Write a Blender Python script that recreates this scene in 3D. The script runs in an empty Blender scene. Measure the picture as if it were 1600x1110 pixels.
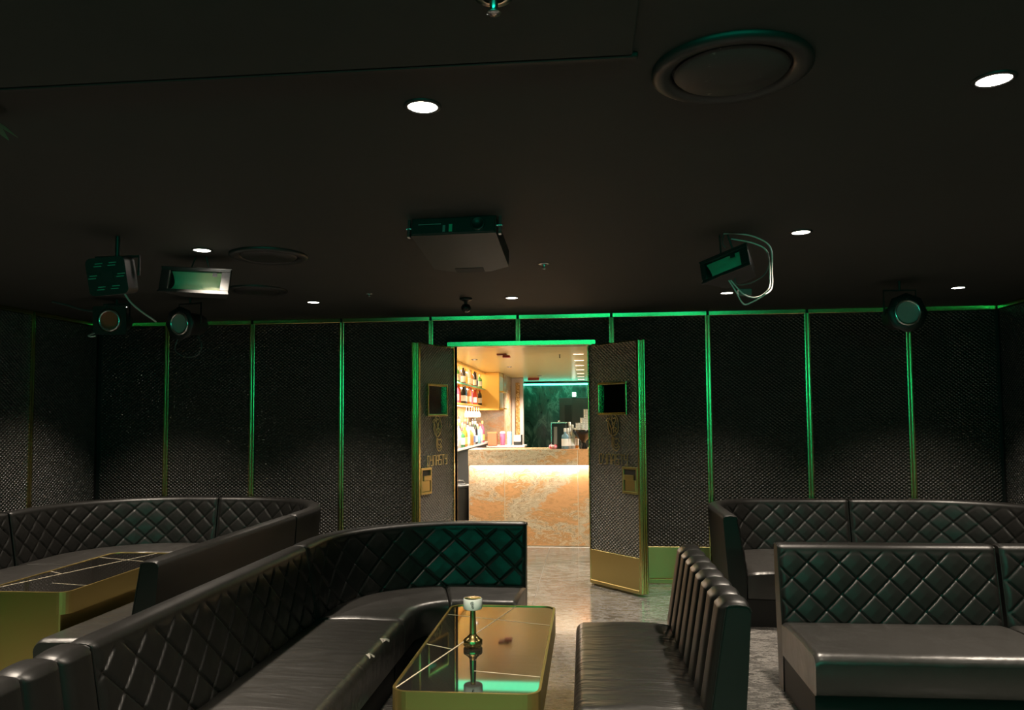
import bpy, bmesh, math, random
from mathutils import Vector, Matrix
random.seed(7)
PI = math.pi
SC = bpy.context.scene
COL = SC.collection

# ------------------------------------------------------------------ camera
cam_d = bpy.data.cameras.new('camera')
cam = bpy.data.objects.new('camera', cam_d)
COL.objects.link(cam)
F, YAW, PITCH, ROLL = 1216.3, .0981, .0543, -.0075
fw = Vector((-math.sin(YAW)*math.cos(PITCH), math.cos(YAW)*math.cos(PITCH), math.sin(PITCH)))
rt = Vector((math.cos(YAW), math.sin(YAW), 0)); up = rt.cross(fw)
r2 = rt*math.cos(ROLL)+up*math.sin(ROLL); u2 = -rt*math.sin(ROLL)+up*math.cos(ROLL)
M = Matrix((r2, u2, -fw)).transposed().to_4x4(); M.translation = Vector((0, -7.18, 1.5))
cam.matrix_world = M
cam_d.sensor_fit = 'HORIZONTAL'; cam_d.sensor_width = 36.0
cam_d.lens = F/1600*36.0
cam_d.shift_y = (586.4-555)/1600
cam_d.clip_start = .05
SC.camera = cam

# ------------------------------------------------------------------ light and exposure
W = bpy.data.worlds.new('world'); SC.world = W
W.use_nodes = True
W.node_tree.nodes['Background'].inputs[0].default_value = (0, 0, 0, 1)
SC.view_settings.view_transform = 'Standard'
SC.view_settings.look = 'None'
SC.view_settings.exposure = 0.0
SC.view_settings.gamma = 1.0
SC.view_settings.use_curve_mapping = False
SC.cycles.use_denoising = True
SC.cycles.max_bounces = 8
SC.cycles.sample_clamp_indirect = 3.0
SC.cycles.sample_clamp_direct = 9.0
CEIL = 2.454
WARM = (1.0, .86, .70)
SPOT_W = 275.0
DISC = 14.0
GREEN_W = 50.0
GREEN = (.01, 1.0, .58)


def area(name, loc, rot, sx, sy, power, col, parent=None):
    l = bpy.data.lights.new(name, 'AREA'); l.shape = 'RECTANGLE'; l.size = sx; l.size_y = sy
    l.energy = power; l.color = col
    o = bpy.data.objects.new(name, l); COL.objects.link(o)
    o.location = loc; o.rotation_euler = rot
    if parent: o.parent = parent
    return o


# the green stage bar on the rear wall, behind the photographer
area('stage_bar_light', (-.1, -9.22, 2.12), (PI/2, 0, 0), 5.2, .24, GREEN_W, GREEN)


# ------------------------------------------------------------------ helpers
class MB:
    def __init__(s): s.v = []; s.f = []; s.smooth = []

    def add(s, vs, fs, smooth=False):
        n = len(s.v); s.v += [tuple(p) for p in vs]
        for f in fs: s.f.append(tuple(i+n for i in f)); s.smooth.append(smooth)
        return s

    def box(s, x0, x1, y0, y1, z0, z1, T=None):
        vs = [(x, y, z) for z in (z0, z1) for y in (y0, y1) for x in (x0, x1)]
        if T: vs = [T(*p) for p in vs]
        return s.add(vs, [(0, 2, 3, 1), (4, 5, 7, 6), (0, 1, 5, 4), (1, 3, 7, 5), (3, 2, 6, 7), (2, 0, 4, 6)])

    def bevbox(s, x0, x1, y0, y1, z0, z1, b=.004, seg=2):
        bm = bmesh.new()
        bmesh.ops.create_cube(bm, size=1.0)
        for v in bm.verts:
            v.co = ((x0+x1)/2+v.co.x*(x1-x0), (y0+y1)/2+v.co.y*(y1-y0), (z0+z1)/2+v.co.z*(z1-z0))
        bmesh.ops.bevel(bm, geom=bm.edges[:], offset=b, segments=seg, affect='EDGES', profile=.6)
        bm.verts.index_update()
        s.add([v.co[:] for v in bm.verts], [[v.index for v in f.verts] for f in bm.faces], False)
        bm.free(); return s

    def prism(s, pts, z0, z1, smooth=False):
        n = len(pts)
        vs = [(x, y, z0) for x, y in pts]+[(x, y, z1) for x, y in pts]
        fs = [(i, (i+1) % n, n+(i+1) % n, n+i) for i in range(n)]
        s.add(vs, fs, smooth); s.add(vs[:n], [tuple(range(n-1, -1, -1))]); s.add(vs[n:], [tuple(range(n))])
        return s

    def ring(s, outer, inner, z0, z1):
        n = len(outer)
        vs = [(x, y, z) for z in (z0, z1) for (x, y) in outer]+[(x, y, z) for z in (z0, z1) for (x, y) in inner]
        fs = []
        for i in range(n):
            j = (i+1) % n
            fs += [(i, j, n+j, n+i), (2*n+j, 2*n+i, 3*n+i, 3*n+j), (n+i, n+j, 3*n+j, 3*n+i), (j, i, 2*n+i, 2*n+j)]
        return s.add(vs, fs)

    def lathe(s, prof, n=24, c=(0, 0, 0), cap=True, T=None):
        vs = []
        for r, z in prof:
            for k in range(n):
                a = 2*PI*k/n
                p = (c[0]+r*math.cos(a), c[1]+r*math.sin(a), c[2]+z)
                vs.append(T(*p) if T else p)
        fs = []
        m = len(prof)
        for i in range(m-1):
            for k in range(n):
                k2 = (k+1) % n
                fs.append((i*n+k, i*n+k2, (i+1)*n+k2, (i+1)*n+k))
        s.add(vs, fs, True)
        if cap:
            s.add(vs[:n], [tuple(range(n-1, -1, -1))]); s.add(vs[-n:], [tuple(range(n))])
        return s

    def tube(s, pts, r, n=8, closed=False):
        pts = [Vector(p) for p in pts]; m = len(pts); vs = []
        prev = None
        for i, p in enumerate(pts):
            a = pts[(i-1) % m] if (closed or i > 0) else p
            b = pts[(i+1) % m] if (closed or i < m-1) else p
            t = (b-a).normalized()
            ref = prev if prev is not None else (Vector((0, 0, 1)) if abs(t.z) < .9 else Vector((1, 0, 0)))
            u = (ref-t*ref.dot(t))
            if u.length < 1e-5: u = t.orthogonal()
            u.normalize(); w = t.cross(u); prev = u
            for k in range(n):
                an = 2*PI*k/n
                vs.append(p+u*(r*math.cos(an))+w*(r*math.sin(an)))
        fs = []
        for i in range(m if closed else m-1):
            j = (i+1) % m
            for k in range(n):
                fs.append((i*n+k, i*n+(k+1) % n, j*n+(k+1) % n, j*n+k))
        s.add(vs, fs, True)
        if not closed:
            s.add(vs[:n], [tuple(range(n-1, -1, -1))]); s.add(vs[-n:], [tuple(range(n))])
        return s

    def mesh(s, name, m):
        me = bpy.data.meshes.new(name); me.from_pydata(s.v, [], s.f); me.update()
        me.polygons.foreach_set('use_smooth', s.smooth)
        bm = bmesh.new(); bm.from_mesh(me)
        bmesh.ops.recalc_face_normals(bm, faces=bm.faces[:]); bm.to_mesh(me); bm.free()
        if m: me.materials.append(m)
        return me

    def build(s, name, m, parent=None, loc=None):
        o = bpy.data.objects.new(name, s.mesh(name, m)); COL.objects.link(o)
        if parent: o.parent = parent
        if loc: o.location = loc
        return o


def tag(o, label=None, cat=None, group=None, kind=None):
    if label: o['label'] = label
    if cat: o['category'] = cat
    if group: o['group'] = group
    if kind: o['kind'] = kind
    return o


def thing(name, label, cat, loc=(0, 0, 0), rz=0, group=None, rot=None):
    o = bpy.data.objects.new(name, None); COL.objects.link(o); o.empty_display_size = .1
    o.location = loc; o.rotation_euler = rot or (0, 0, rz)
    return tag(o, label, cat, group)


def copy_tree(o, parent=None):
    c = o.copy(); COL.objects.link(c)
    if parent: c.parent = parent
    for ch in list(o.children): copy_tree(ch, c)
    return c


def rrect(x0, x1, y0, y1, r, n=6):
    out = []
    for cx, cy, a0 in ((x1-r, y1-r, 0), (x0+r, y1-r, PI/2), (x0+r, y0+r, PI), (x1-r, y0+r, 1.5*PI)):
        for k in range(n+1):
            a = a0+PI/2*k/n
            out.append((cx+r*math.cos(a), cy+r*math.sin(a)))
    return out


def arc(cx, cz, rx, rz, a0, a1, n=16):
    return [(cx+rx*math.cos(math.radians(a0+(a1-a0)*k/n)), cz+rz*math.sin(math.radians(a0+(a1-a0)*k/n))) for k in range(n+1)]


# ------------------------------------------------------------------ materials
class NT:
    def __init__(s, name):
        s.m = bpy.data.materials.new(name); s.m.use_nodes = True
        s.t = s.m.node_tree; s.b = s.t.nodes['Principled BSDF']

    def n(s, typ, **kw):
        nd = s.t.nodes.new(typ)
        for k, v in kw.items():
            if k.startswith('i_'):
                nd.inputs[k[2:].replace('_', ' ')].default_value = v
            else: setattr(nd, k, v)
        return nd

    def l(s, a, b): s.t.links.new(a, b)

    def set(s, **kw):
        for k, v in kw.items(): s.b.inputs[k.replace('_', ' ')].default_value = v
        return s

    def math(s, op, a, b=None):
        nd = s.n('ShaderNodeMath', operation=op)
        for i, x in enumerate((a, b)):
            if x is None: continue
            if isinstance(x, (int, float)): nd.inputs[i].default_value = x
            else: s.l(x, nd.inputs[i])
        return nd.outputs[0]

    def coord(s): return s.n('ShaderNodeTexCoord').outputs['Object']

    def noise(s, vec, scale, detail=3, rough=.5, dist=0.0):
        nd = s.n('ShaderNodeTexNoise'); nd.inputs['Scale'].default_value = scale
        nd.inputs['Detail'].default_value = detail; nd.inputs['Roughness'].default_value = rough
        nd.inputs['Distortion'].default_value = dist
        s.l(vec, nd.inputs['Vector']); return nd.outputs['Fac']

    def scale(s, vec, sc):
        nd = s.n('ShaderNodeMapping'); nd.inputs['Scale'].default_value = sc
        s.l(vec, nd.inputs['Vector']); return nd.outputs[0]

    def ramp(s, fac, stops):
        nd = s.n('ShaderNodeValToRGB'); cr = nd.color_ramp
        while len(cr.elements) < len(stops): cr.elements.new(.5)
        for e, (p, c) in zip(cr.elements, stops): e.position = p; e.color = (*c, 1)
        s.l(fac, nd.inputs[0]); return nd.outputs[0]

    def bandmask(s, c, nz):
        # pale diagonal seams running up to the right across each slab
        sp = s.n('ShaderNodeSeparateXYZ'); s.l(c, sp.inputs[0])
        t = s.math('MULTIPLY', s.math('FRACT', s.math('DIVIDE', s.math('ADD', sp.outputs['X'], .796), .858)), .858)
        d = s.math('SUBTRACT', s.math('SUBTRACT', sp.outputs['Z'], .22), s.math('MULTIPLY', t, .82))
        d = s.math('ADD', d, s.math('MULTIPLY', s.math('SUBTRACT', nz, .5), .55))
        mr = s.n('ShaderNodeMapRange'); mr.inputs['From Min'].default_value = .10; mr.inputs['From Max'].default_value = .04
        s.l(s.math('ABSOLUTE', d), mr.inputs['Value'])
        return mr.outputs[0]

    def bump(s, h, strength, dist):
        nd = s.n('ShaderNodeBump'); nd.inputs['Strength'].default_value = strength
        nd.inputs['Distance'].default_value = dist
        s.l(h, nd.inputs['Height']); s.l(nd.outputs[0], s.b.inputs['Normal'])


def plain(name, col, rough=.5, metal=0.0, spec=.5, emit=None, es=0.0, nz=None):
    t = NT(name); t.set(Base_Color=(*col, 1), Roughness=rough, Metallic=metal, Specular_IOR_Level=spec)
    if emit: t.set(Emission_Color=(*emit, 1), Emission_Strength=es)
    if nz:
        f = t.noise(t.coord(), nz[0], 4)
        t.bump(f, nz[1], nz[2])
    return t.m


def leather(name, wrinkle, axis, spec=.70, base=.025, rmin=.27):
    t = NT(name); t.set(Base_Color=(base, base*.93, base*.85, 1), Roughness=.40, Specular_IOR_Level=spec)
    c = t.coord()
    big = t.noise(t.scale(c, axis), 3.0, 3, .55, .6)
    fine = t.noise(c, 260, 2)
    h = t.math('ADD', t.math('MULTIPLY', big, wrinkle), t.math('MULTIPLY', fine, .02))
    t.bump(h, .5, .02)
    r = t.math('ADD', t.math('MULTIPLY', t.noise(c, 9, 4), .16), rmin)
    t.l(r, t.b.inputs['Roughness'])
    return t.m


LEATHER = leather('leather', .12, (1, 1, 1), .42, .008, .33)
LEATHER_W = leather('wrinkled_seat_leather', 1.8, (.9, 4.2, 1))
LEATHER_B = plain('back_vinyl', (.009, .0085, .008), .62, spec=.25)
LEATHER_S = leather('seat_leather', .7, (1.4, 1.4, 1))
LEATHER_X = leather('seat_leather_x', .9, (2.6, .9, 1))
LEATHER_Y = leather('seat_leather_y', 1.1, (.8, 3.2, 1))
BLACK = plain('black_base', (.008, .008, .008), .6)
BLACKCAST = plain('black_housing', (.013, .013, .013), .45, nz=(60, .1, .002))
PLASTIC = plain('black_plastic', (.018, .018, .017), .42, nz=(40, .1, .002))


def quilt(name, ax, w=.041, h=.031):
    t = NT(name); t.set(Base_Color=(.033, .0312, .028, 1), Roughness=.36, Specular_IOR_Level=.95)
    sep = t.n('ShaderNodeSeparateXYZ'); t.l(t.coord(), sep.inputs[0])
    a = t.math('MULTIPLY', sep.outputs[ax], PI/w); b = t.math('MULTIPLY', sep.outputs['Z'], PI/h)
    p = t.math('ABSOLUTE', t.math('SINE', t.math('ADD', a, b)))
    q = t.math('ABSOLUTE', t.math('SINE', t.math('SUBTRACT', a, b)))
    hgt = t.math('POWER', t.math('MULTIPLY', p, q), .5)
    t.bump(hgt, 1.0, .020)
    return t.m


QX = quilt('quilted_vinyl_x', 'X'); QY = quilt('quilted_vinyl_y', 'Y')


def brass(name, col=(.72, .58, .24), rough=.27, br=(1, 1, 1), bs=.0, amp=.06):
    t = NT(name); t.set(Base_Color=(*col, 1), Roughness=rough, Metallic=1.0)
    f = t.noise(t.scale(t.coord(), br), 14, 3)
    t.l(t.math('ADD', t.math('MULTIPLY', f, amp), rough-amp/2), t.b.inputs['Roughness'])
    if bs: t.bump(f, bs, .0005)
    return t.m


BRASS = brass('brass', rough=.24, amp=.0)
BRASS_T = brass('table_brass', (.62, .45, .15), .38, amp=.0)
BRASS_K = brass('kick_plate_brass', (.60, .48, .20), .34)
BRASS_L = brass('lamp_brass', (.72, .55, .22), .2, (1, 1, 1), .03)
CHROME = plain('steel', (.6, .6, .6), .25, 1.0)


def floor_mat():
    t = NT('floor_marble'); c = t.coord()
    sc = t.scale(c, (1.0, 3.2, 1))
    n1 = t.noise(sc, 1.8, 9, .66, 1.8)
    n2 = t.noise(sc, 6.0, 9, .75, 2.6)
    m = t.math('ADD', t.math('MULTIPLY', n1, .6), t.math('MULTIPLY', n2, .4))
    col = t.ramp(m, [(.34, (.035, .033, .030)), (.45, (.085, .080, .074)), (.49, (.24, .228, .212)), (.52, (.07, .066, .061)), (.58, (.12, .113, .105)), (.62, (.27, .255, .238)), (.68, (.09, .085, .078))])
    t.l(col, t.b.inputs['Base Color'])
    t.set(Roughness=.14, Specular_IOR_Level=.55)
    t.bump(t.noise(c, 5, 3), .10, .006)
    return t.m


FLOOR = floor_mat()
GROUT = plain('floor_grout', (.30, .28, .25), .7)


def bar_mat():
    t = NT('tan_marble'); c = t.coord()
    rot = t.n('ShaderNodeMapping'); rot.inputs['Rotation'].default_value = (0, .70, 0); rot.inputs['Scale'].default_value = (1.1, 1.0, 2.6)
    t.l(c, rot.inputs['Vector']); v = rot.outputs[0]
    n1 = t.noise(v, .95, 9, .60, 1.1); n2 = t.noise(v, 5, 8, .72, 2.0)
    m = t.math('ADD', t.math('MULTIPLY', n1, .65), t.math('MULTIPLY', n2, .35))
    band = t.bandmask(c, n2)
    col = t.ramp(m, [(.30, (.36, .19, .08)), (.42, (.60, .31, .14)), (.47, (.42, .23, .10)), (.50, (.64, .47, .31)), (.515, (.20, .13, .07)), (.53, (.60, .48, .35)), (.555, (.40, .30, .19)), (.57, (.66, .54, .40)), (.60, (.50, .29, .15)), (.72, (.56, .32, .18))])
    pale = t.ramp(n2, [(.34, (.38, .28, .17)), (.46, (.62, .50, .36)), (.50, (.26, .18, .10)), (.53, (.58, .45, .32)), (.60, (.44, .34, .23)), (.7, (.66, .54, .40))])
    mx = t.n('ShaderNodeMix', data_type='RGBA'); t.l(band, mx.inputs['Factor']); t.l(col, mx.inputs['A']); t.l(pale, mx.inputs['B'])
    t.l(mx.outputs['Result'], t.b.inputs['Base Color']); t.set(Roughness=.22)
    return t.m


TANM = bar_mat()
GROUT_L = plain('pale_joint', (.75, .60, .42), .6)


def green_marble():
    t = NT('dark_green_marble'); c = t.coord()
    n1 = t.noise(t.scale(c, (1.6, 1, .8)), 2.0, 8, .65, 2.0)
    col = t.ramp(n1, [(.35, (.006, .014, .011)), (.52, (.02, .05, .038)), (.58, (.09, .13, .11)), (.64, (.015, .04, .03)), (.8, (.05, .09, .07))])
    t.l(col, t.b.inputs['Base Color']); t.set(Roughness=.18)
    return t.m


GREENM = green_marble()


def glass_top():
    t = NT('smoked_mirror_glass'); c = t.coord()
    t.set(Base_Color=(.014, .0125, .011, 1), Roughness=.035, Specular_IOR_Level=1.0, IOR=2.1)
    return t.m


TOPG = glass_top()
VEIN = plain('pale_inlay', (.62, .52, .38), .35)


def ceil_mat():
    t = NT('black_ceiling_paint'); c = t.coord()
    t.set(Base_Color=(.04, .04, .0375, 1), Roughness=.75, Specular_IOR_Level=.25)
    sp = t.noise(c, 3.1, 10, .75)
    col = t.ramp(sp, [(0.0, (.036, .036, .034)), (.6, (.042, .042, .039)), (.72, (.042, .042, .039)), (.80, (.08, .08, .075))])
    t.l(col, t.b.inputs['Base Color'])
    t.bump(t.noise(c, 30, 3), .08, .004)
    return t.m


CEILM = ceil_mat()
GOLDC = plain('gold_ceiling_panel', (.95, .80, .38), .22, .35)
GOLDP = plain('gold_lacquer', (.80, .48, .10), .35, .25)
WHITE = plain('white_china', (.82, .80, .75), .35)
DULLG = plain('dull_grey', (.20, .20, .19), .4)


def glassy(name, col, rough=.06, trans=.55):
    t = NT(name); t.set(Base_Color=(*col, 1), Roughness=rough, Transmission_Weight=trans, IOR=1.45)
    return t.m


GL = {k: glassy('glass_'+k, c) for k, c in dict(clear=(.9, .93, .9), green=(.08, .32, .12), red=(.75, .10, .06), pink=(.85, .22, .38),
      amber=(.70, .30, .05), blue=(.10, .25, .60), dark=(.04, .03, .03), cyan=(.35, .62, .80), orange=(.85, .35, .12)).items()}
CAPS = {k: plain('cap_'+k, c, .35) for k, c in dict(black=(.02, .02, .02), gold=(.7, .5, .15), red=(.6, .05, .04), white=(.85, .83, .8)).items()}
LBL = [plain('bottle_label_'+n, c, .6) for n, c in (('cream', (.85, .80, .68)), ('white', (.9, .9, .88)), ('yellow', (.80, .62, .15)), ('navy', (.08, .10, .2)))]


def emis(name, col, s): return plain(name, (.8, .8, .8), .4, emit=col, es=s)


def pane_mat():
    t = NT('clear_pane'); tr = t.n('ShaderNodeBsdfTransparent'); gl = t.n('ShaderNodeBsdfGlossy'); mx = t.n('ShaderNodeMixShader')
    tr.inputs[0].default_value = (.93, .96, .94, 1); gl.inputs['Roughness'].default_value = .03
    fr = t.n('ShaderNodeFresnel'); fr.inputs[0].default_value = 1.5
    t.l(fr.outputs[0], mx.inputs[0]); t.l(tr.outputs[0], mx.inputs[1]); t.l(gl.outputs[0], mx.inputs[2])
    t.l(mx.outputs[0], t.t.nodes['Material Output'].inputs[0])
    return t.m


PANE = pane_mat()
E_DISC = emis('downlight_glow', (1, .93, .80), DISC)
E_STRIP = emis('warm_led_strip', (1, .86, .66), 16.0)
E_SHELF = emis('shelf_led', (1, .85, .62), 9.0)
E_CYAN = emis('turquoise_led', (.10, 1.0, .70), 5.0)
E_GREEN = emis('green_led', (.01, .95, .60), 3.0)
E_EXIT = emis('exit_sign_glow', (1, 1, .92), 5.0)
E_SLOT = emis('slot_light_glow', (1, .93, .78), 6.0)

# ------------------------------------------------------------------ room shell
XL, XR, YB, YR = -4.80, 3.60, 0.0, -9.4
OX0, OX1, OZ = -1.25, .005, 2.165     # door opening
STR = [-4.77, -4.074, -3.212, -2.332, -1.472, -.649, .215, 1.082, 1.956, 2.826, 3.58]

fl = MB().box(XL, XR, YR, 10, -.06, -.004).build('floor', GROUT)
tag(fl, 'dark grey marble tiled floor running through the doorway to the bar', kind='structure')
tile_me = None
TW, TD = 1.2, .6
ix0 = -.47-TW*4
for i in range(7):
    for j in range(-14, 5):
        x0 = ix0+TW*i; y0 = -1.13+TD*j
        a0, a1 = max(x0, XL), min(x0+TW, XR); b0, b1 = max(y0, YR), min(y0+TD, 1.96)
        if a1-a0 < .05 or b1-b0 < .05: continue
        if tile_me is None or (a1-a0, b1-b0) != (TW, TD) or True:
            o = MB().bevbox(a0+.0015, a1-.0015, b0+.0015, b1-.0015, -.02, 0.0, .001, 1).build('tile', FLOOR, fl)

ce = MB().box(XL-.1, XR+.1, YR-.1, .02, CEIL, CEIL+.1).build('ceiling', CEILM)
tag(ce, 'black painted ceiling with downlights and vents', kind='structure')
MB().bevbox(-4.2, .125, -8.9, -5.175, CEIL-.012, CEIL+.01, .003, 1).build('ceiling_board', CEILM, ce)
MB().bevbox(-4.2, .14, -5.17, -5.15, CEIL-.014, CEIL, .003, 1).build('shadow_strip', BLACK, ce)  # black strip stands in for the shadow line at the ceiling step

wb = MB()
wb.box(XL-.1, OX0, .03, .16, 0, CEIL); wb.box(OX1, XR+.1, .03, .16, 0, CEIL); wb.box(OX0, OX1, .03, .16, OZ, CEIL)
wb = tag(wb.build('wall_back', BLACK), 'black quilted back wall with brass strips and a double doorway', kind='structure')


def panel_x(x0, x1, z0, z1, parent, y=0.0):
    return MB().bevbox(x0, x1, y+.004, y+.03, z0, z1, .004, 2).build('quilted_panel', QX, parent)


def strip_profile(w=.052, d=.013):
    # two gently crowned bars side by side with a groove between them
    pts = []
    r = w/4-.0015; A = math.radians(20)
    for c in (-w/4, w/4):
        pts.append((c-r, d*.3))
        for k in range(9):
            a = -A+2*A*k/8
            pts.append((c+r*math.sin(a)/math.sin(A), d-r*(1-math.cos(a))/math.sin(A)))
        pts.append((c+r, d*.3))
    return [(-w/2, 0)]+pts+[(w/2, 0)]


def strip(x, z0, z1, parent, ax='x', y=.002, name='brass_strip', side=-1):
    m = MB(); pr = strip_profile(); n = len(pr)
    vs = []
    for z in (z0, z1):
        for u, d in pr:
            vs.append((x+u, y-d, z) if ax == 'x' else (y-side*d, x+u, z))
    cr = [all(h % 11 not in (0, 10) or h == -1 for h in (i-1, i)) for i in range(n-1)]
    for want in (True, False):
        m.add(vs, [(i, i+1, n+i+1, n+i) for i in range(n-1) if cr[i] == want], want)
    m.add(vs, [tuple(range(n)), tuple(range(2*n-1, n-1, -1))])
    return m.build(name, BRASS, parent)


KZ = .327
for a, b in zip(STR[:-1], STR[1:]):
    x0, x1 = a+.02, b-.02
    if x1 <= OX0 or x0 >= OX1:
        panel_x(x0, x1, KZ, CEIL-.045, wb)
    else:
        if x0 < OX0: panel_x(x0, OX0-.03, KZ, CEIL-.045, wb)
        if x1 > OX1: panel_x(OX1+.03, x1, KZ, CEIL-.045, wb)
        panel_x(max(x0, OX0-.028), min(x1, OX1+.028), OZ+.045, CEIL-.045, wb)
for i, x in enumerate(STR[1:-1]):
    z0 = 0.0 if (x < OX0 or x > OX1) else OZ+.045
    strip(x, z0, CEIL-.04, wb)


def hrail(x0, x1, z, parent, h=.04, d=.022, y=.006, name='top_rail', tilt=.10):
    m = MB(); vs = []
    prof = [(-h/2, 0), (-h/2, d*.7), (-h/2+.003, d*.80), (h/2-.003, d*.80+(h-.006)*tilt), (h/2, d*.75+h*tilt), (h/2, 0)]
    n = len(prof)
    for x in (x0, x1):
        for u, dd in prof: vs.append((x, y-dd, z+u))
    m.add(vs, [(i, i+1, n+i+1, n+i) for i in range(n-1)])
    m.add(vs, [tuple(range(n)), tuple(range(2*n-1, n-1, -1))])
    return m.build(name, BRASS, parent)


for a, b in zip(STR[:-1], STR[1:]): hrail(a+.012, b-.012, CEIL-.022, wb)
for x0, x1 in ((XL, OX0-.03), (OX1+.03, XR)):
    MB().bevbox(x0, x1, -.004, .03, .045, KZ, .003, 1).build('kick_plate', BRASS_K, wb)
    MB().bevbox(x0, x1, -.016, .03, 0, .042, .006, 2).build('base_rail', BRASS_K, wb)
# door frame
df = MB()
df.bevbox(OX0-.03, OX0, -.02, .17, 0, OZ+.04, .004, 1); df.bevbox(OX1, OX1+.03, -.02, .17, 0, OZ+.04, .004, 1)
df.build('door_jamb', BRASS, wb)
hrail(OX0-.06, OX1+.06, OZ+.022, wb, .045, .03, .0, 'lintel_rail', .06)
MB().box(OX0, OX1, -.012, .17, OZ-.002, OZ+.012).build('lintel_soffit', BRASS, wb)

# side walls
for nm, x, sgn, lab in (('wall_left', XL, 1, 'black quilted left wall with thin brass strips'), ('wall_right', XR, -1, 'black quilted right wall with thin brass strips')):
    w = tag(MB().box(min(x, x-sgn*.12), max(x, x-sgn*.12), YR, .03, 0, CEIL).build(nm, BLACK), lab, kind='structure')
    ys = [-.02, -.92]+[-.92-.87*k for k in range(1, 9)]+[-9.38]
    if sgn < 0: ys = [-.02, -.87]+[-.87-.87*k for k in range(1, 9)]+[-9.38]
    for a, b in zip(ys[:-1], ys[1:]):
        MB().bevbox(min(x, x+sgn*.026), max(x, x+sgn*.026), b+.02, a-.02, KZ, CEIL-.045, .004, 2).build('quilted_panel', QY, w)
        MB().bevbox(min(x, x+sgn*.036), max(x, x+sgn*.036), b+.01, a-.01, CEIL-.042, CEIL-.002, .008, 2).build('top_rail', BRASS, w)
    for y in ys[1:-1]: strip(y, 0, CEIL-.04, w, 'y', x+sgn*.022, side=-sgn)
    MB().bevbox(min(x, x+sgn*.03), max(x, x+sgn*.03), YR, -.02, 0, KZ, .003, 1).build('kick_plate', BRASS_K, w)
wr = tag(MB().box(XL-.1, XR+.1, YR-.12, YR, 0, CEIL).build('wall_rear', BLACK), 'black rear wall behind the viewer', kind='structure')
sb = thing('stage_light_bar', 'long green stage light bar on the rear wall', 'stage light', (-.1, -9.36, 2.12))
MB().bevbox(-2.7, 2.7, -.035, .06, -.14, .14, .01).build('housing', BLACKCAST, sb)
MB().box(-2.6, 2.6, .06, .066, -.11, .11).build('diffuser', E_GREEN, sb)

# ------------------------------------------------------------------ doors
EMB = []
EMB.append(arc(.02, .235, .21, .30, 0, 360, 28))
EMB.append([(-.27, .36), (-.22, .42), (-.14, .43), (-.08, .38)])
EMB.append([(-.25, .36), (-.15, .30), (-.08, .16), (-.05, -.02)])
EMB.append([(-.20, .30), (-.20, .15), (-.12, .0), (-.02, -.06)])
EMB.append([(-.03, .47), (.03, .42), (.10, .45), (.12, .36), (.03, .28), (-.05, .36), (-.03, .47)])
EMB.append([(-.02, .28), (.03, .20), (.08, .28)])
EMB.append([(.03, .20), (.03, .02)])
EMB.append([(-.05, .12), (.03, .20), (.15, .14), (.08, .08), (.16, .02), (.05, -.05)])
for rr in (.17, .13, .09):
    EMB.append(arc(.12, -.22+.02*(.17-rr)/.04, rr, rr*1.5, 150, 330, 14))
EMB.append([(.02, -.12), (.12, -.16), (.20, -.13), (.25, -.22)])
LET = {'D': [[(0, 0), (0, 1), (.7, 1), (1, .7), (1, .3), (.7, 0), (0, 0)]],
       'Y': [[(0, 1), (0, .55), (1, .55)], [(1, 1), (1, .0), (.2, 0)]],
       'N': [[(0, 0), (0, 1), (1, 1), (1, 0)]],
       'A': [[(0, 0), (0, .75), (.3, 1), (1, 1), (1, 0)], [(0, .45), (1, .45)]],
       'S': [[(1, 1), (0, 1), (0, .52), (1, .52), (1, 0), (0, 0)]],
       'T': [[(0, 1), (1, 1)], [(.5, 1), (.5, 0)]]}


def bars(m, pl, wid, to):
    """flat raised bars along a polyline in (v,z); to(v,z,d) -> point, d = height above the face"""
    for (a, b) in zip(pl[:-1], pl[1:]):
        d = Vector((b[0]-a[0], b[1]-a[1])); L = d.length
        if L < 1e-6: continue
        d /= L; nx, nz = -d.y*wid/2, d.x*wid/2
        a2 = (a[0]-d.x*wid*.4, a[1]-d.y*wid*.4); b2 = (b[0]+d.x*wid*.4, b[1]+d.y*wid*.4)
        q = [(a2[0]+nx, a2[1]+nz), (b2[0]+nx, b2[1]+nz), (b2[0]-nx, b2[1]-nz), (a2[0]-nx, a2[1]-nz)]
        vs = [to(v, z, 0) for v, z in q]+[to(v, z, wid*.9) for v, z in q]
        m.add(vs, [(4, 5, 6, 7), (0, 1, 5, 4), (1, 2, 6, 5), (2, 3, 7, 6), (3, 0, 4, 7)])


EMBRASS = brass('emblem_brass', (.78, .68, .40), .36)
LW, LT = .655, .05       # leaf width, thickness


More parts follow.
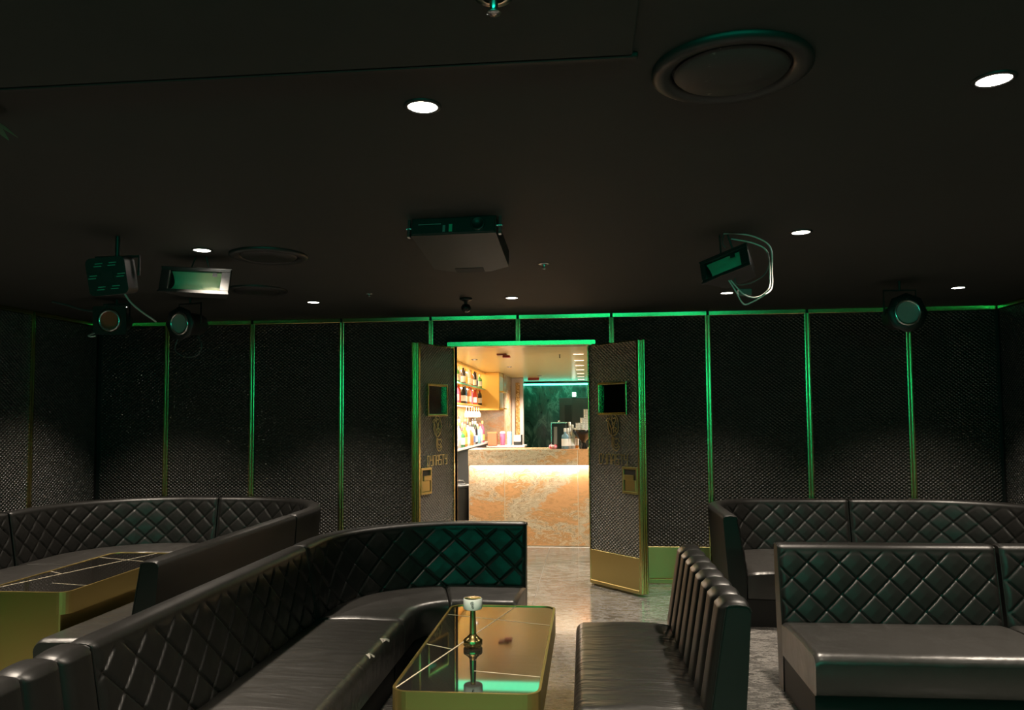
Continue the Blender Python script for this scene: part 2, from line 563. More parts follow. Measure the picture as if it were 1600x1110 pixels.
def make_leaf(name, label, hinge, ang, side):
    """local x runs from hinge to free edge; the face seen is at local y = side*LT/2 ... hinge point lies on the seen face"""
    t = thing(name, label, 'door', (hinge[0], hinge[1], 0), ang)
    t['kind'] = 'structure'
    f = 0.0; bk = -side*LT         # seen face at y=0, back face at bk
    y0, y1 = min(f, bk), max(f, bk)
    w0, w1, h0, h1 = .14, .505, 1.515, 1.80
    m = MB()
    ins = .006
    ya, yb = y0+ins, y1-ins
    m.box(.01, w0, ya, yb, .3, 2.14); m.box(w1, LW-.03, ya, yb, .3, 2.14)
    m.box(w0, w1, ya, yb, .3, h0); m.box(w0, w1, ya, yb, h1, 2.14)
    m.build('quilted_leaf', QX, t)
    # brass edges
    e = MB(); e.bevbox(0, .012, y0, y1, .02, 2.148, .002, 1); e.build('hinge_edge', BRASS, t)
    fe = MB(); fe.bevbox(LW-.032, LW, y0-.002, y1+.002, .02, 2.148, .004, 1)
    fe.build('free_edge', BRASS, t)
    for q in (.28, .72):
        yy = y0+(y1-y0)*q
        MB().lathe([(.008, .03), (.008, 2.14)], 10, (LW+.001, yy, 0)).build('edge_bead', BRASS, t)
    MB().bevbox(LW-.02, LW+.012, y1 if side < 0 else y0-.016, y1+.016 if side < 0 else y0, .02, 2.15, .003, 1).build('astragal', BRASS, t)
    MB().box(.012, LW-.03, y0, y1, 2.14, 2.148).build('top_edge', BRASS, t)
    MB().bevbox(.012, LW-.032, y0-.001, y1+.001, .02, .316, .002, 1).build('kick_plate', BRASS_K, t)
    MB().bevbox(.012, LW-.032, y0-.006, y1+.006, .02, .05, .003, 1).build('kick_rail', BRASS_K, t)
    # window
    fr = MB(); q = .018
    for a0, a1, b0, b1 in ((w0, w1, h1-q, h1), (w0, w1, h0, h0+q), (w0, w0+q, h0+q, h1-q), (w1-q, w1, h0+q, h1-q)):
        fr.bevbox(a0, a1, y0-.008, y1+.008, b0, b1, .002, 1)
    fo = fr.build('window_frame', BRASS, t)
    g = MB(); g.box(w0+q, w1-q, (y0+y1)/2-.002, (y0+y1)/2+.002, h0+q, h1-q)
    g.build('pane', PANE, fo)
    s = 1 if side > 0 else -1

    def to(v, z, d):       # v measured left to right as seen
        x = v if side < 0 else LW-v
        return (x, f+s*(d-ins), z)
    vm = .323 if side < 0 else LW-.323
    em = MB()
    for pl in EMB: bars(em, [(vm+p[0]*.31, 1.353+p[1]*.31) for p in pl], .0058, to)
    em.build('emblem', EMBRASS, t)
    le = MB(); cw = .037; gap = .0155; v0 = vm-(7*cw+6*gap)/2
    for i, ch in enumerate('DYNASTY'):
        for pl in LET[ch]: bars(le, [(v0+i*(cw+gap)+p[0]*cw, 1.085+p[1]*.085) for p in pl], .0066, to)
    le.build('lettering', EMBRASS, t)
    # recessed pull
    a0, a1, b0, b1 = .44, .622, .845, 1.072
    q = .02
    pf = MB()
    yo = s*.004
    for x0, x1, z0, z1 in ((a0, a1, b1-q, b1), (a0, a1, b0, b0+q), (a0, a0+q, b0+q, b1-q), (a1-q, a1, b0+q, b1-q)):
        pf.bevbox(x0, x1, min(-s*ins, yo+s*.004), max(-s*ins, yo+s*.004), z0, z1, .002, 1)
    po = pf.build('pull_handle', BRASS_K, t)
    gx0, gx1 = (a0+q+.012, a1-q-.004)
    MB().bevbox(gx0, gx1, min(-s*.006, s*.006), max(-s*.006, s*.006), b0+q+.004, b0+.115, .003, 1).build('grip_plate', BRASS_K, po)
    MB().bevbox(gx0-.012, gx1-.02, min(-s*.006, s*.010), max(-s*.006, s*.010), b0+.115, b0+.16, .006, 2).build('grip_lip', BRASS_K, po)
    MB().box(a0+q, a1-q, min(-s*.0055, -s*.004), max(-s*.0055, -s*.004), b0+q, b1-q).build('recess', BLACK, po)
    return t



make_leaf('door_1', 'left door leaf of the double doorway, open, seen narrow', (-1.24, -.05), math.atan2(-.61, -.195), 1)
make_leaf('door_2', 'right door leaf of the double doorway, open, brass kick plate in view', (-.01, -.079), math.atan2(-.5, .44), -1)

# ------------------------------------------------------------------ banquettes


def path_pts(corners, radii, ds):
    """polyline with filleted corners, sampled; returns [(x,y,tx,ty,s)]"""
    segs = []
    P = [Vector(c) for c in corners]
    cur = P[0]
    for i in range(1, len(P)-1):
        a, b, c = P[i-1], P[i], P[i+1]
        d1 = (b-a).normalized(); d2 = (c-b).normalized()
        ang = math.acos(max(-1, min(1, d1.dot(d2)))); tl = radii[i-1]*math.tan(ang/2)
        e = b-d1*tl; segs.append(('L', cur, e))
        sgn = 1 if d1.x*d2.y-d1.y*d2.x > 0 else -1
        n = Vector((-d1.y, d1.x))*sgn; ctr = e+n*radii[i-1]
        segs.append(('A', ctr, radii[i-1], math.atan2((e-ctr).y, (e-ctr).x), ang*sgn)); cur = b+d2*tl
    segs.append(('L', cur, P[-1]))
    out = []; s0 = 0
    for g in segs:
        if g[0] == 'L':
            L = (g[2]-g[1]).length; n = max(1, int(L/ds)); d = (g[2]-g[1]).normalized()
            for k in range(n): out.append((*(g[1]+d*(L*k/n)), d.x, d.y, s0+L*k/n))
            s0 += L
        else:
            _, c, r, a0, da = g; L = abs(da)*r; n = max(1, int(L/ds)); sg = 1 if da > 0 else -1
            for k in range(n):
                a = a0+da*k/n
                out.append((c.x+r*math.cos(a), c.y+r*math.sin(a), -math.sin(a)*sg, math.cos(a)*sg, s0+L*k/n))
            s0 += L
    d = (P[-1]-P[-2]).normalized(); out.append((*P[-1], d.x, d.y, s0))
    return out


def sweep(m, path, prof_fn):
    """prof_fn(s) -> closed loop of (u,z); u is to the right of travel"""
    loops = []
    for x, y, tx, ty, s in path:
        loops.append([(x+ty*u, y-tx*u, z) for u, z in prof_fn(s)])
    n = len(loops[0]); vs = [p for L in loops for p in L]; fs = []
    for i in range(len(loops)-1):
        for k in range(n):
            k2 = (k+1) % n
            fs.append((i*n+k, i*n+k2, (i+1)*n+k2, (i+1)*n+k))
    m.add(vs, fs, True)
    m.add(loops[0], [tuple(range(n))]); m.add(loops[-1], [tuple(range(n-1, -1, -1))])
    return m


BT, SH = .785, .385


def back_profile(s, s0, s1, tuft, nz, w, h, off):
    pts = []
    zb = .30; zt = BT-.02
    edge = min(1.0, (s-s0)/.03, (s1-s)/.03)
    for k in range(nz+1):
        z = zb+(zt-zb)*k/nz
        u = -.065*(z-SH)/(BT-SH) if z > SH else 0
        d = 0
        if tuft == 'diamond':
            a = (s-off)/w; b = (z-.772)/h
            f1 = (a+b) % 1; f2 = (a-b) % 1
            g1 = min(f1, 1-f1); g2 = min(f2, 1-f2)
            sg = .036
            fade = min(1, max(0, (BT-.035-z)/.02)) if z > BT-.055 else 1
            d = (-.011*max(math.exp(-(g1/sg)**2), math.exp(-(g2/sg)**2))+.013*math.sqrt(max(0, g1*g2)))*fade*max(0, edge)
        elif tuft == 'channel':
            a = ((s-off)/w) % 1
            d = .034*((1-abs(2*a-1)**4)**.7-.6)
        if edge < 1: d -= .012*(1-max(0, edge))**2
        pts.append((u+d, z))
    ch = 0
    if tuft == 'channel':
        a = ((s-off)/w) % 1; ch = .020*(math.sqrt(max(0, 1-abs(2*a-1)**2.5))-.6)
    if edge < 1: ch -= .008*(1-max(0, edge))**2
    ut = -.065
    pts += [(ut-.008, BT-.006+ch), (ut-.02, BT+ch), (ut-.05, BT+.003+ch), (ut-.085, BT+ch), (ut-.098, BT-.008+ch), (ut-.103, BT-.03),
            (-.155, .55), (-.115, .02), (-.10, .0), (-.02, .0)]
    return pts


def seat_profile(s, s0, s1, dep):
    e = min(1.0, (s-s0)/.03, (s1-s)/.03); dz = 0
    if e < 1: dz = -.016*(1-max(0, e))**2
    r = .05; out = [(-.005, .2), (-.005, SH-.01+dz)]
    for k in range(1, 6): out.append((dep*(k/6)*.90, SH+.010*math.sin(PI*k/6)-.004+dz))
    for k in range(6):
        a = PI/2*k/5
        out.append((dep-r+r*math.sin(a), SH-r+r*math.cos(a)+dz))
    out += [(dep-.002, .30), (dep-.004, .2), (dep-.02, .19)]
    return out


def base_profile(s, dep): return [(-.01, .0), (-.01, .195), (dep-.06, .195), (dep-.06, 0)]


def sub(path, s0, s1): return [p for p in path if s0-1e-6 <= p[4] <= s1+1e-6]


def banquette(name, label, path, s0, s1, tuft, w=.172, h=.166, off=0.0, nz=78, dep=.5, seat=None, seams=(), mat_seat=None, group=None):
    g = .006
    P = sub(path, s0+g, s1-g)
    seat = seat or (s0, s1)
    S = sub(path, seat[0]+g, seat[1]-g)
    cx, cy = P[len(P)//2][0], P[len(P)//2][1]
    t = thing(name, label, 'sofa', (cx, cy, 0), 0, group)
    L = Vector((cx, cy, 0))

    def rel(m): m.v = [(x-cx, y-cy, z) for x, y, z in m.v]; return m
    a, b = P[0][4], P[-1][4]
    bo = rel(sweep(MB(), P, lambda s: back_profile(s, a, b, tuft, nz, w, h, off))).build('backrest', LEATHER, t)
    bo.data.materials.append(LEATHER_B)
    npf = nz+1+10
    mi = [0]*len(bo.data.polygons)
    for i in range((len(P)-1)*npf):
        if i % npf >= nz+5: mi[i] = 1
    bo.data.polygons.foreach_set('material_index', mi)
    cuts = [seat[0]]+list(seams)+[seat[1]]
    for c0, c1 in zip(cuts[:-1], cuts[1:]):
        Q = sub(path, c0+.004, c1-.004)[::2]
        qa, qb = Q[0][4], Q[-1][4]
        if Q[-1][4]-Q[0][4] < .05: continue
        rel(sweep(MB(), Q, lambda s: seat_profile(s, qa, qb, dep))).build('seat_cushion', mat_seat or LEATHER_X, t)
    bs = sub(path, seat[0]+.012, seat[1]-.012)[::3]
    rel(sweep(MB(), bs, lambda s: base_profile(s, dep))).build('base', LEATHER_B, t)
    # piping along the back's end seams
    for q in (P[0], P[-1]):
        pr = back_profile(q[4], a, b, 'none', 10, w, h, off)[:17]
        MB().tube([(q[0]+q[3]*u-cx, q[1]-q[2]*u-cy, z) for u, z in pr], .004, 6).build('piping', LEATHER, t)
    return t


# A: long banquette, lower left to centre
PA = path_pts([(-1.53, -6.2), (-1.53, -1.905), (-.43, -1.935)], [.73], .005)
sA = lambda y: y+6.2          # arc length on the straight arm
LA = PA[-1][4]
banquette('fluted_sofa', 'black leather sofa unit with fluted back, cut by the lower left corner', PA, 0, sA(-4.78), 'channel', w=.158, off=sA(-4.78), mat_seat=LEATHER_Y)
arm = banquette('banquette_sofa', 'straight black diamond-tufted sofa arm running from the lower left toward the curved unit', PA, sA(-4.78), sA(-2.87), 'diamond', w=.19, h=.18, off=.03, mat_seat=LEATHER_Y)
banquette('curved_sofa', 'black diamond-tufted curved sofa behind the centre table, end at the doorway', PA, sA(-2.87), LA, 'diamond', w=.20, h=.185, off=.08, seams=(LA-.55,), mat_seat=LEATHER_S)

TORN = plain('torn_lining', (.55, .50, .44), .8)
for yc, L_ in ((-3.24, .10), (-3.50, .07)):
    m = MB(); n_ = 9; vs = []
    for k in range(n_+1):
        q = k/n_; y = yc-L_/2+L_*q; wv = (.004+.010*abs(math.sin(q*7+yc*9)))*(1-abs(2*q-1)**3)+.0008
        ac = .75+.25*math.sin(q*5+yc)
        for a in (ac-wv/.05, ac+wv/.05):
            vs.append((-1.53+.5-.05+.0515*math.sin(a)-arm.location.x, y-arm.location.y, SH-.05+.0515*math.cos(a)))
    m.add(vs, [(2*k, 2*k+1, 2*k+3, 2*k+2) for k in range(n_)])
    tag(m.build('tear', TORN, arm), 'pale torn patch in the leather')

# B: back left horseshoe
PB = path_pts([(-4.46, -3.2), (-4.46, -.31), (-2.345, -.31), (-2.345, -3.40)], [.76, .86], .008)
LB = PB[-1][4]
sB0 = 1.75
sB1 = next(p[4] for p in PB if p[1] > -.32 and p[0] > -3.42)
sB2 = LB-(3.40-1.52)
banquette('banquette_sofa', 'black diamond-tufted sofa along the left wall, cut by the left edge', PB, 0, sB0, 'diamond', nz=52)
banquette('curved_sofa', 'black diamond-tufted corner sofa against the back wall at far left', PB, sB0, sB1, 'diamond', nz=52, off=.05)
banquette('curved_sofa', 'short black curved sofa end turning from the back wall behind the left table', PB, sB1, sB2, 'diamond', nz=52, off=.03)
banquette('banquette_sofa', 'black sofa arm seen from its plain back, between left table and centre sofa', PB, sB2, LB, 'diamond', nz=52, off=.03, mat_seat=LEATHER_Y)

# E: back right
PE = path_pts([(1.115, -1.44), (1.115, -.36), (3.36, -.36), (3.36, -2.35)], [.38, .66], .008)
sE1 = next(p[4] for p in PE if p[1] > -.37 and p[0] > 2.17)
banquette('curved_sofa', 'black diamond-tufted sofa with curved wing, against the back wall right of the doorway', PE, 0, sE1, 'diamond', nz=52, off=.06)
banquette('curved_sofa', 'black diamond-tufted corner sofa at the far right, against the back wall', PE, sE1, PE[-1][4], 'diamond', nz=52, off=.02)

# C: front right
PC = path_pts([(1.025, -2.755), (2.19, -2.745)], [], .005)
banquette('banquette_sofa', 'straight black diamond-tufted sofa front right with broad satin seat', PC, 0, PC[-1][4], 'diamond', off=.075, dep=.615, mat_seat=LEATHER_S)
PC2 = path_pts([(2.20, -2.74), (3.2, -2.73)], [], .008)
banquette('banquette_sofa', 'next black sofa unit at the right edge, beside the front right sofa', PC2, 0, PC2[-1][4], 'diamond', off=.02, dep=.615, mat_seat=LEATHER_S)

# D: fluted bench
PD = path_pts([(.425, -2.73), (.435, -4.12)], [], .005)
LD = PD[-1][4]
banquette('fluted_sofa', 'small black leather sofa with fluted back, right of the centre table', PD, 0, LD, 'channel', w=LD/8, off=0, dep=.51, seat=(.10, LD), mat_seat=LEATHER_W)

# ------------------------------------------------------------------ tables


def table(label, x0, x1, y0, y1):
    cx, cy = (x0+x1)/2, (y0+y1)/2; hx, hy = (x1-x0)/2, (y1-y0)/2
    t = thing('coffee_table', label, 'table', (cx, cy, 0))
    o = rrect(-hx, hx, -hy, hy, .06); i_ = rrect(-hx+.010, hx-.010, -hy+.010, hy-.010, .052)
    n = len(o)
    # apron with a thin upper rim
    MB().ring(o, i_, .43, .553).build('apron', BRASS_T, t)
    top = MB().prism(i_, .532, .549).build('table_top', TOPG, t)
    v = MB()
    zt = .5492

    def ln(a, b, w):
        d = Vector((b[0]-a[0], b[1]-a[1])).normalized(); nx, ny = -d.y*w/2, d.x*w/2
        q = [(a[0]+nx, a[1]+ny), (b[0]+nx, b[1]+ny), (b[0]-nx, b[1]-ny), (a[0]-nx, a[1]-ny)]
        MB().prism(q, zt-.0004, zt+.0007).build('inlay_line', VEIN, top)
    X, Y = hx-.012, hy-.012
    ln((-X, -Y+.03), (X*.25, Y), .0055)
    ln((-X, Y*.72), (X, Y*.45), .0035)
    ln((-X, -.05), (-X*.5, -.12), .0035)
    ln((.0, -Y*.62), (X, -Y*.70), .0028)
    for ya, yb in ((-hy+.045, hy-.045),):
        MB().bevbox(-hx+.085, hx-.065, ya, yb, .0, .43, .012, 2).build('pedestal', BRASS_T, t)
    MB().box(-hx+.03, hx-.03, -hy+.03, hy-.03, .44, .53).build('under_board', BLACK, t)
    return t


table('low brass table with smoked glass top in the centre, lamp standing on it', -.705, -.178, -4.475, -3.215)
table('low brass table at the left, glass top with pale inlay lines, no lamp', -3.41, -2.88, -3.09, -1.83)

lamp = thing('table_lamp', 'small cordless brass table lamp with white drum shade on the centre table', 'lamp', (-.493, -3.915, .5535))
MB().lathe([(.032, 0), (.0395, .002), (.0395, .022), (.036, .026), (.026, .033), (.017, .042), (.014, .05)], 32).build('base', BRASS_L, lamp)
MB().lathe([(.0145, .045), (.0125, .10), (.010, .16)], 24).build('stem', BRASS_L, lamp)
sh = MB().lathe([(.012, .150), (.037, .150), (.0395, .153), (.0395, .191), (.037, .194)], 36).build('lamp_shade', plain('opal_shade', (.66, .66, .62), .5), lamp)
MB().lathe([(.0365, .1935), (.034, .1945), (.004, .1945)], 32).build('top_plate', BRASS_L, sh)
se = MB()


def on_shade(v, z, d):
    a = -PI/2+v/.0395+.08; r = .0395+d*.3
    return (r*math.cos(a), r*math.sin(a), z)


for pl in EMB: bars(se, [(p[0]*.028, .172+p[1]*.028) for p in pl], .0012, on_shade)
se.build('emblem', BLACK, sh)

# ------------------------------------------------------------------ ceiling fittings


E_DISC2 = emis('added_downlight_glow', (1, .93, .80), 2.0)  # lens glow of the downlights added over the bar


def downlight(x, y, label, zc=CEIL, power=SPOT_W, size=95, blend=1.0, r=.045, group='ceiling downlights'):
    t = thing('downlight', label, 'ceiling light', (x, y, zc), 0)
    MB().lathe([(r+.012, .0), (r+.012, -.004), (r+.002, -.007), (r, -.003), (r, .0)], 28, cap=False).build('bezel', BLACKCAST, t)
    MB().lathe([(r, -.0035), (r*.5, -.0035), (.001, -.0035)], 24).build('lens', E_DISC if zc == CEIL else E_DISC2, t)
    l = bpy.data.lights.new('downlight_beam', 'SPOT'); l.energy = power; l.color = WARM
    l.spot_size = math.radians(size); l.spot_blend = blend; l.shadow_soft_size = .05
    o = bpy.data.objects.new('downlight_beam', l); COL.objects.link(o); o.location = (0, 0, -.045); o.parent = t
    return t


ROWS = [(-1.055, [(-3.886, 'leftmost downlight of the row along the back wall, above the red-lensed spotlight'), (-2.226, 'downlight in the wall-side row above the left sofas'),
         (-.60, 'downlight nearest the doorway'), (1.075, 'downlight under the tangled cables of the right floodlight'), (2.78, 'rightmost downlight of the row along the back wall')]),
        (-3.045, [(-3.85, 'downlight over the left table, just out of view'), (-2.15, 'downlight directly above the lit box floodlight'), (1.11, 'downlight right of the floodlight with hanging cables'), (2.80, 'downlight at the right side wall, just out of view')]),
        (-4.885, [(-2.15, 'downlight over the lower left sofa, out of view'), (-.494, 'downlight above the projector, nearest the middle'), (1.161, 'large bright downlight at the upper right'), (2.80, 'downlight over the front right sofa, out of view')])]
for y, xs in ROWS:
    for x, lab in xs: downlight(x, y, lab, power=SPOT_W*(1 if y > -4 else .38 if x > 0 else 1.1))


def ceil_vent(x, y, r, label, dirt=False):
    t = thing('ceiling_vent', label, 'ceiling vent', (x, y, CEIL))
    MB().lathe([(r*.74, .0), (r*.74, -.006), (r*.80, -.016), (r*.92, -.02), (r, -.012), (r, 0)], 48, cap=False).build('rim', BLACKCAST, t)
    MB().lathe([(r*.72, -.010), (r*.68, -.018), (r*.3, -.021), (.001, -.021)], 48).build('disc', DIRT if dirt else BLACKCAST, t)
    return t


def dirt_mat():
    t = NT('dusty_black_disc'); c = t.coord()
    f = t.noise(t.scale(c, (1, 1.6, 1)), 16, 8, .7, 1.2)
    col = t.ramp(f, [(0, (.022, .022, .021)), (.62, (.022, .022, .021)), (.70, (.25, .24, .21))])
    t.l(col, t.b.inputs['Base Color']); t.set(Roughness=.6)
    return t.m


DIRT = dirt_mat()
ceil_vent(.40, -5.04, .215, 'large round black ceiling vent with dusty disc at upper right', True)
ceil_vent(-1.84, -2.86, .22, 'round black ceiling vent right of the lit floodlight')
ceil_vent(-2.42, -1.70, .215, 'round black ceiling vent farther back, near the back wall')


def sprinkler(x, y, label, s=1.0):
    t = thing('sprinkler', label, 'sprinkler', (x, y, CEIL if not (x < .125 and y < -5.17) else CEIL-.012))
    MB().lathe([(.022*s, 0), (.036*s, -.001), (.036*s, -.004), (.022*s, -.005)], 28, cap=False).build('escutcheon', CHROME, t)
    MB().lathe([(.008*s, 0), (.008*s, -.022*s), (.004*s, -.03*s)], 12).build('nozzle', CHROME, t)
    MB().lathe([(.004*s, -.03*s), (.014*s, -.032*s), (.014*s, -.034*s), (.003*s, -.036*s)], 14).build('deflector', CHROME, t)


sprinkler(-.266, -2.388, 'small chrome sprinkler head right of the projector')
sprinkler(-1.661, -1.404, 'small sprinkler head near the back wall, left of the doorway', .7)
sprinkler(-.20, -5.50, 'sprinkler in its ring at the top edge of the view', 1.2)

cd = thing('dome_camera', 'small black ceiling camera above the doorway', 'camera', (-.966, -1.075, CEIL))
MB().lathe([(.03, 0), (.05, -.002), (.05, -.014), (.03, -.022), (.015, -.03), (.014, -.06)], 24).build('mount', BLACKCAST, cd)
MB().lathe([(.002, -.045), (.028, -.052), (.04, -.072), (.04, -.085), (.03, -.106), (.014, -.116), (.002, -.118)], 24).build('dome', plain('glossy_black', (.01, .01, .01), .08), cd)

# small leaf spray at upper left
lf = thing('hanging_foliage', 'small grey-green leaf spray hanging at the upper left edge', 'plant', (-1.83, -5.03, CEIL))
LEAF = plain('dull_leaf', (.10, .15, .09), .5)
for k in range(9):
    a = k*2.3; el = -.35-.12*(k % 3); ln_ = .07+.012*(k % 4)
    c_, s_ = math.cos(a), math.sin(a); e_, f_ = math.cos(el), math.sin(el)
    pts = []
    for q, w in ((.02, .004), (.35, .016), (.65, .018), (1, .001)):
        for sg in (-1, 1): pts.append((c_*e_*ln_*q-s_*w*sg, s_*e_*ln_*q+c_*w*sg, -.02+f_*ln_*q-.02*q*q))
    m = MB().add(pts, [(0, 1, 3, 2), (2, 3, 5, 4), (4, 5, 7, 6)])
    m.add([(p[0], p[1], p[2]-.002) for p in pts], [(0, 2, 3, 1), (2, 4, 5, 3), (4, 6, 7, 5)])
    m.build('leaf', LEAF, lf)
MB().tube([(0, 0, 0), (.005, 0, -.03)], .004, 6).build('stem', LEAF, lf)

# projector
pj = thing('projector', 'black ceiling projector above the doorway, port side toward the viewer', 'projector', (-.63, -3.58, 2.468-.10), rot=(math.radians(-12.5), 0, math.radians(-3)))
body = [(-.205, 0), (.205, 0), (.205, .40), (.10, .455), (-.08, .455), (-.19, .40)]
MB().prism(body, 0.0, .088).build('body', PLASTIC, pj)
MB().bevbox(-.20, .20, -.006, .004, .004, .084, .003, 1).build('port_panel', BLACKCAST, pj)
pp = pj
MB().box(-.02, -.004, -.009, -.004, .012, .05).build('port_socket', plain('green_port', (.05, .35, .22), .4), pp)
MB().box(-.05, -.038, -.009, -.004, .012, .045).build('port_socket', DULLG, pp)
MB().lathe([(.034, 0), (.034, .012), (.026, .012), (.024, .006), (.001, .006)], 24, T=lambda x, y, z: (.12+x, -.006-z, .045+y)).build('lens_ring', BLACKCAST, pp)
MB().box(-.17, -.06, -.0075, -.004, .052, .056).build('vent_slot', DULLG, pp)
for sx in (-1, 1):
    MB().bevbox(sx*.222-.008, sx*.222+.008, .01, .03, .0, .10, .002, 1).build('bracket', CHROME, pj)
    MB().lathe([(.006, -.028), (.006, .012)], 10, T=lambda x, y, z, sx=sx: (sx*.222+z*sx, .015+x, .045+y)).build('bracket_knob', CHROME, pj)
MB().box(-.06, .06, .08, .30, .088, .20).build('ceiling_mount', BLACKCAST, pj)
MB().box(-.08, .07, .40, .452, -.0015, .0).build('grille', BLACK, pj)


# stage lights ------------------------------------------------------
def yoke(t, w, h, ztop, r=.008):
    m = MB()
    m.tube([(-w, 0, 0), (-w, 0, h), (w, 0, h), (w, 0, 0)], r, 8)
    m.build('yoke', BLACKCAST, t)
    MB().lathe([(.012, h), (.012, ztop)], 10).build('stem', BLACKCAST, t)


# square LED par
def square_par():
    y = -3.4
    t = thing('led_par_light', 'square black LED stage light with six pairs of painted lens glints, hung at far left', 'stage light', (-2.424, y, 2.246))
    head = MB().prism(rrect(-.105, .105, -.095, .095, .028), 0, .09)
    T = Matrix.Rotation(math.radians(-4), 4, 'Y') @ Matrix.Rotation(math.radians(100), 4, 'X')

    def tr(m):
        m.v = [tuple(T @ Vector(p)) for p in m.v]; return m
    tr(head).build('housing', BLACKCAST, t)
    tr(MB().prism(rrect(-.036, .036, -.030, .030, .004), .088, .0925)).build('centre_plate', BLACK, t)
    LENS = plain('green_glint', (.10, .42, .30), .15, .3)  # green dashes paint in the reflections on the LED lenses
    for k in range(6):
        a = PI/6+k*PI/3+PI/6
        cx, cy = .075*math.cos(a), .068*math.sin(a)
        for q in (-1, 1):
            tr(MB().prism(rrect(cx-.020+q*.004, cx+.020+q*.004, cy+q*.0065-.0022, cy+q*.0065+.0022, .002, 2), .089, .0925)).build('lens_glint', LENS, t)
    yoke(t, .118, .10, .208)
    return t


square_par()


def flood(label, loc, rz, tilt, roll, w, h, d, win, cables):
    t = thing('floodlight', label, 'stage light', loc)
    T = Matrix.Rotation(rz, 4, 'Z') @ Matrix.Rotation(tilt, 4, 'X') @ Matrix.Rotation(roll, 4, 'Y')

    def tr(m): m.v = [tuple(T @ Vector(p)) for p in m.v]; return m
    b = MB()      # housing tapering backwards
    vs = [(x, 0, z) for x, z in ((-w, -h), (w, -h), (w, h), (-w, h))]+[(x*.62, d, z*.7) for x, z in ((-w, -h), (w, -h), (w, h), (-w, h))]
    b.add(vs, [(4, 5, 6, 7), (0, 1, 5, 4), (1, 2, 6, 5), (2, 3, 7, 6), (3, 0, 4, 7)])
    tr(b).build('housing', BLACKCAST, t)
    x0, x1, z0, z1 = win
    fr = MB()
    for a0, a1, b0, b1 in ((-w, w, z1, h), (-w, w, -h, z0), (-w, x0, z0, z1), (x1, w, z0, z1)):
        fr.bevbox(a0, a1, -.012, .004, b0, b1, .002, 1)
    fo = tr(fr).build('front_frame', BLACK, t)
    rf = MB(); n = 10
    vs = []
    for k in range(n+1):
        q = k/n; z = z0+(z1-z0)*q; dep = .012+.05*math.sin(PI*q)
        vs += [(x0, dep, z), (x1, dep, z)]
    rf.add(vs, [(2*k, 2*k+1, 2*k+3, 2*k+2) for k in range(n)], True)
    tr(rf).build('reflector', REFL, t)
    gl = tr(MB().box(x0, x1, -.004, -.001, z0, z1)).build('lens_pane', PANE, fo)
    tr(MB().box(x1-.055, x1-.028, -.0055, -.004, z1-.028, z1-.004)).build('warning_plate', BLACK, fo)
    tr(MB().bevbox(-w-.004, w+.004, -.012, .0, h-.002, h+.006, .002, 1)).build('upper_visor', BLACKCAST, t)
    tr(MB().bevbox(-w-.004, w+.004, -.016, .0, -h-.006, -h+.004, .002, 1)).build('lower_visor', BLACKCAST, t)
    m = MB(); zc = CEIL-loc[2]
    for sx in (-.35, .25):
        m.tube([tuple(T @ Vector((w*sx, d*.4, h))), (w*(sx*.5+.05), .05, zc)], .005, 6)
    m.build('hanger', BLACKCAST, t)
    for nm, pts, r, mt in cables: MB().tube(pts, r, 8).build(nm, mt, t)
    return t


REFL = plain('satin_reflector', (.86, .82, .62), .5, .2)
REFL2 = REFL
CABW = plain('pale_cable', (.55, .53, .50), .5)
CABK = plain('dark_cable', (.07, .07, .07), .5)


def smooth(pts, n=6):
    P = [Vector(p) for p in pts]; out = []
    for i in range(len(P)-1):
        p0 = P[max(0, i-1)]; p1 = P[i]; p2 = P[i+1]; p3 = P[min(len(P)-1, i+2)]
        for k in range(n):
            t = k/n
            out.append(.5*((2*p1)+(-p0+p2)*t+(2*p0-5*p1+4*p2-p3)*t*t+(-p0+3*p1-3*p2+p3)*t**3))
    out.append(P[-1]); return out


flood('black box floodlight with bright silvery window, hung at left under a downlight', (-2.255, -2.915, 2.302), math.radians(4), math.radians(-9), math.radians(3.5), .205, .072, .16, (-.152, .152, -.056, .056), [])


def pxp(dx, dz, dy=0.0, s=1/296.0): return (dx*s, dy, -dz*s)


# coordinates of the cable loops are metres around the right floodlight's centre
cab = [('cable', smooth([pxp(5, 25), pxp(15, 42), pxp(26, 62), pxp(38, 60), pxp(56, 50), pxp(70, 38, .02), pxp(72, 10, .03), pxp(70, -25, .02), pxp(50, -44, .05), pxp(20, -50, .04), pxp(0, -49, .02)]), .0038, CABW),
       ('cable', smooth([pxp(8, 25), pxp(28, 48), pxp(48, 52), pxp(64, 40), pxp(68, 20, .02), pxp(66, -18, .03), pxp(48, -34, .05), pxp(12, -42, .04)]), .0038, CABW),
       ('cable', smooth([pxp(14, 22), pxp(18, 32), pxp(38, 30), pxp(58, 18), pxp(66, 0), pxp(66, -20, .03)]), .003, CABK),
       ('cable', smooth([pxp(2, -25), pxp(-3, -32), pxp(0, -46, .03), pxp(0, -49, .03)]), .003, CABK)]
flood('small dark floodlight with hanging pale cable loops at right', (.714, -3.08, 2.287), math.radians(-38), math.radians(-14), math.radians(-15), .135, .062, .17, (-.108, .090, -.046, .046), cab)


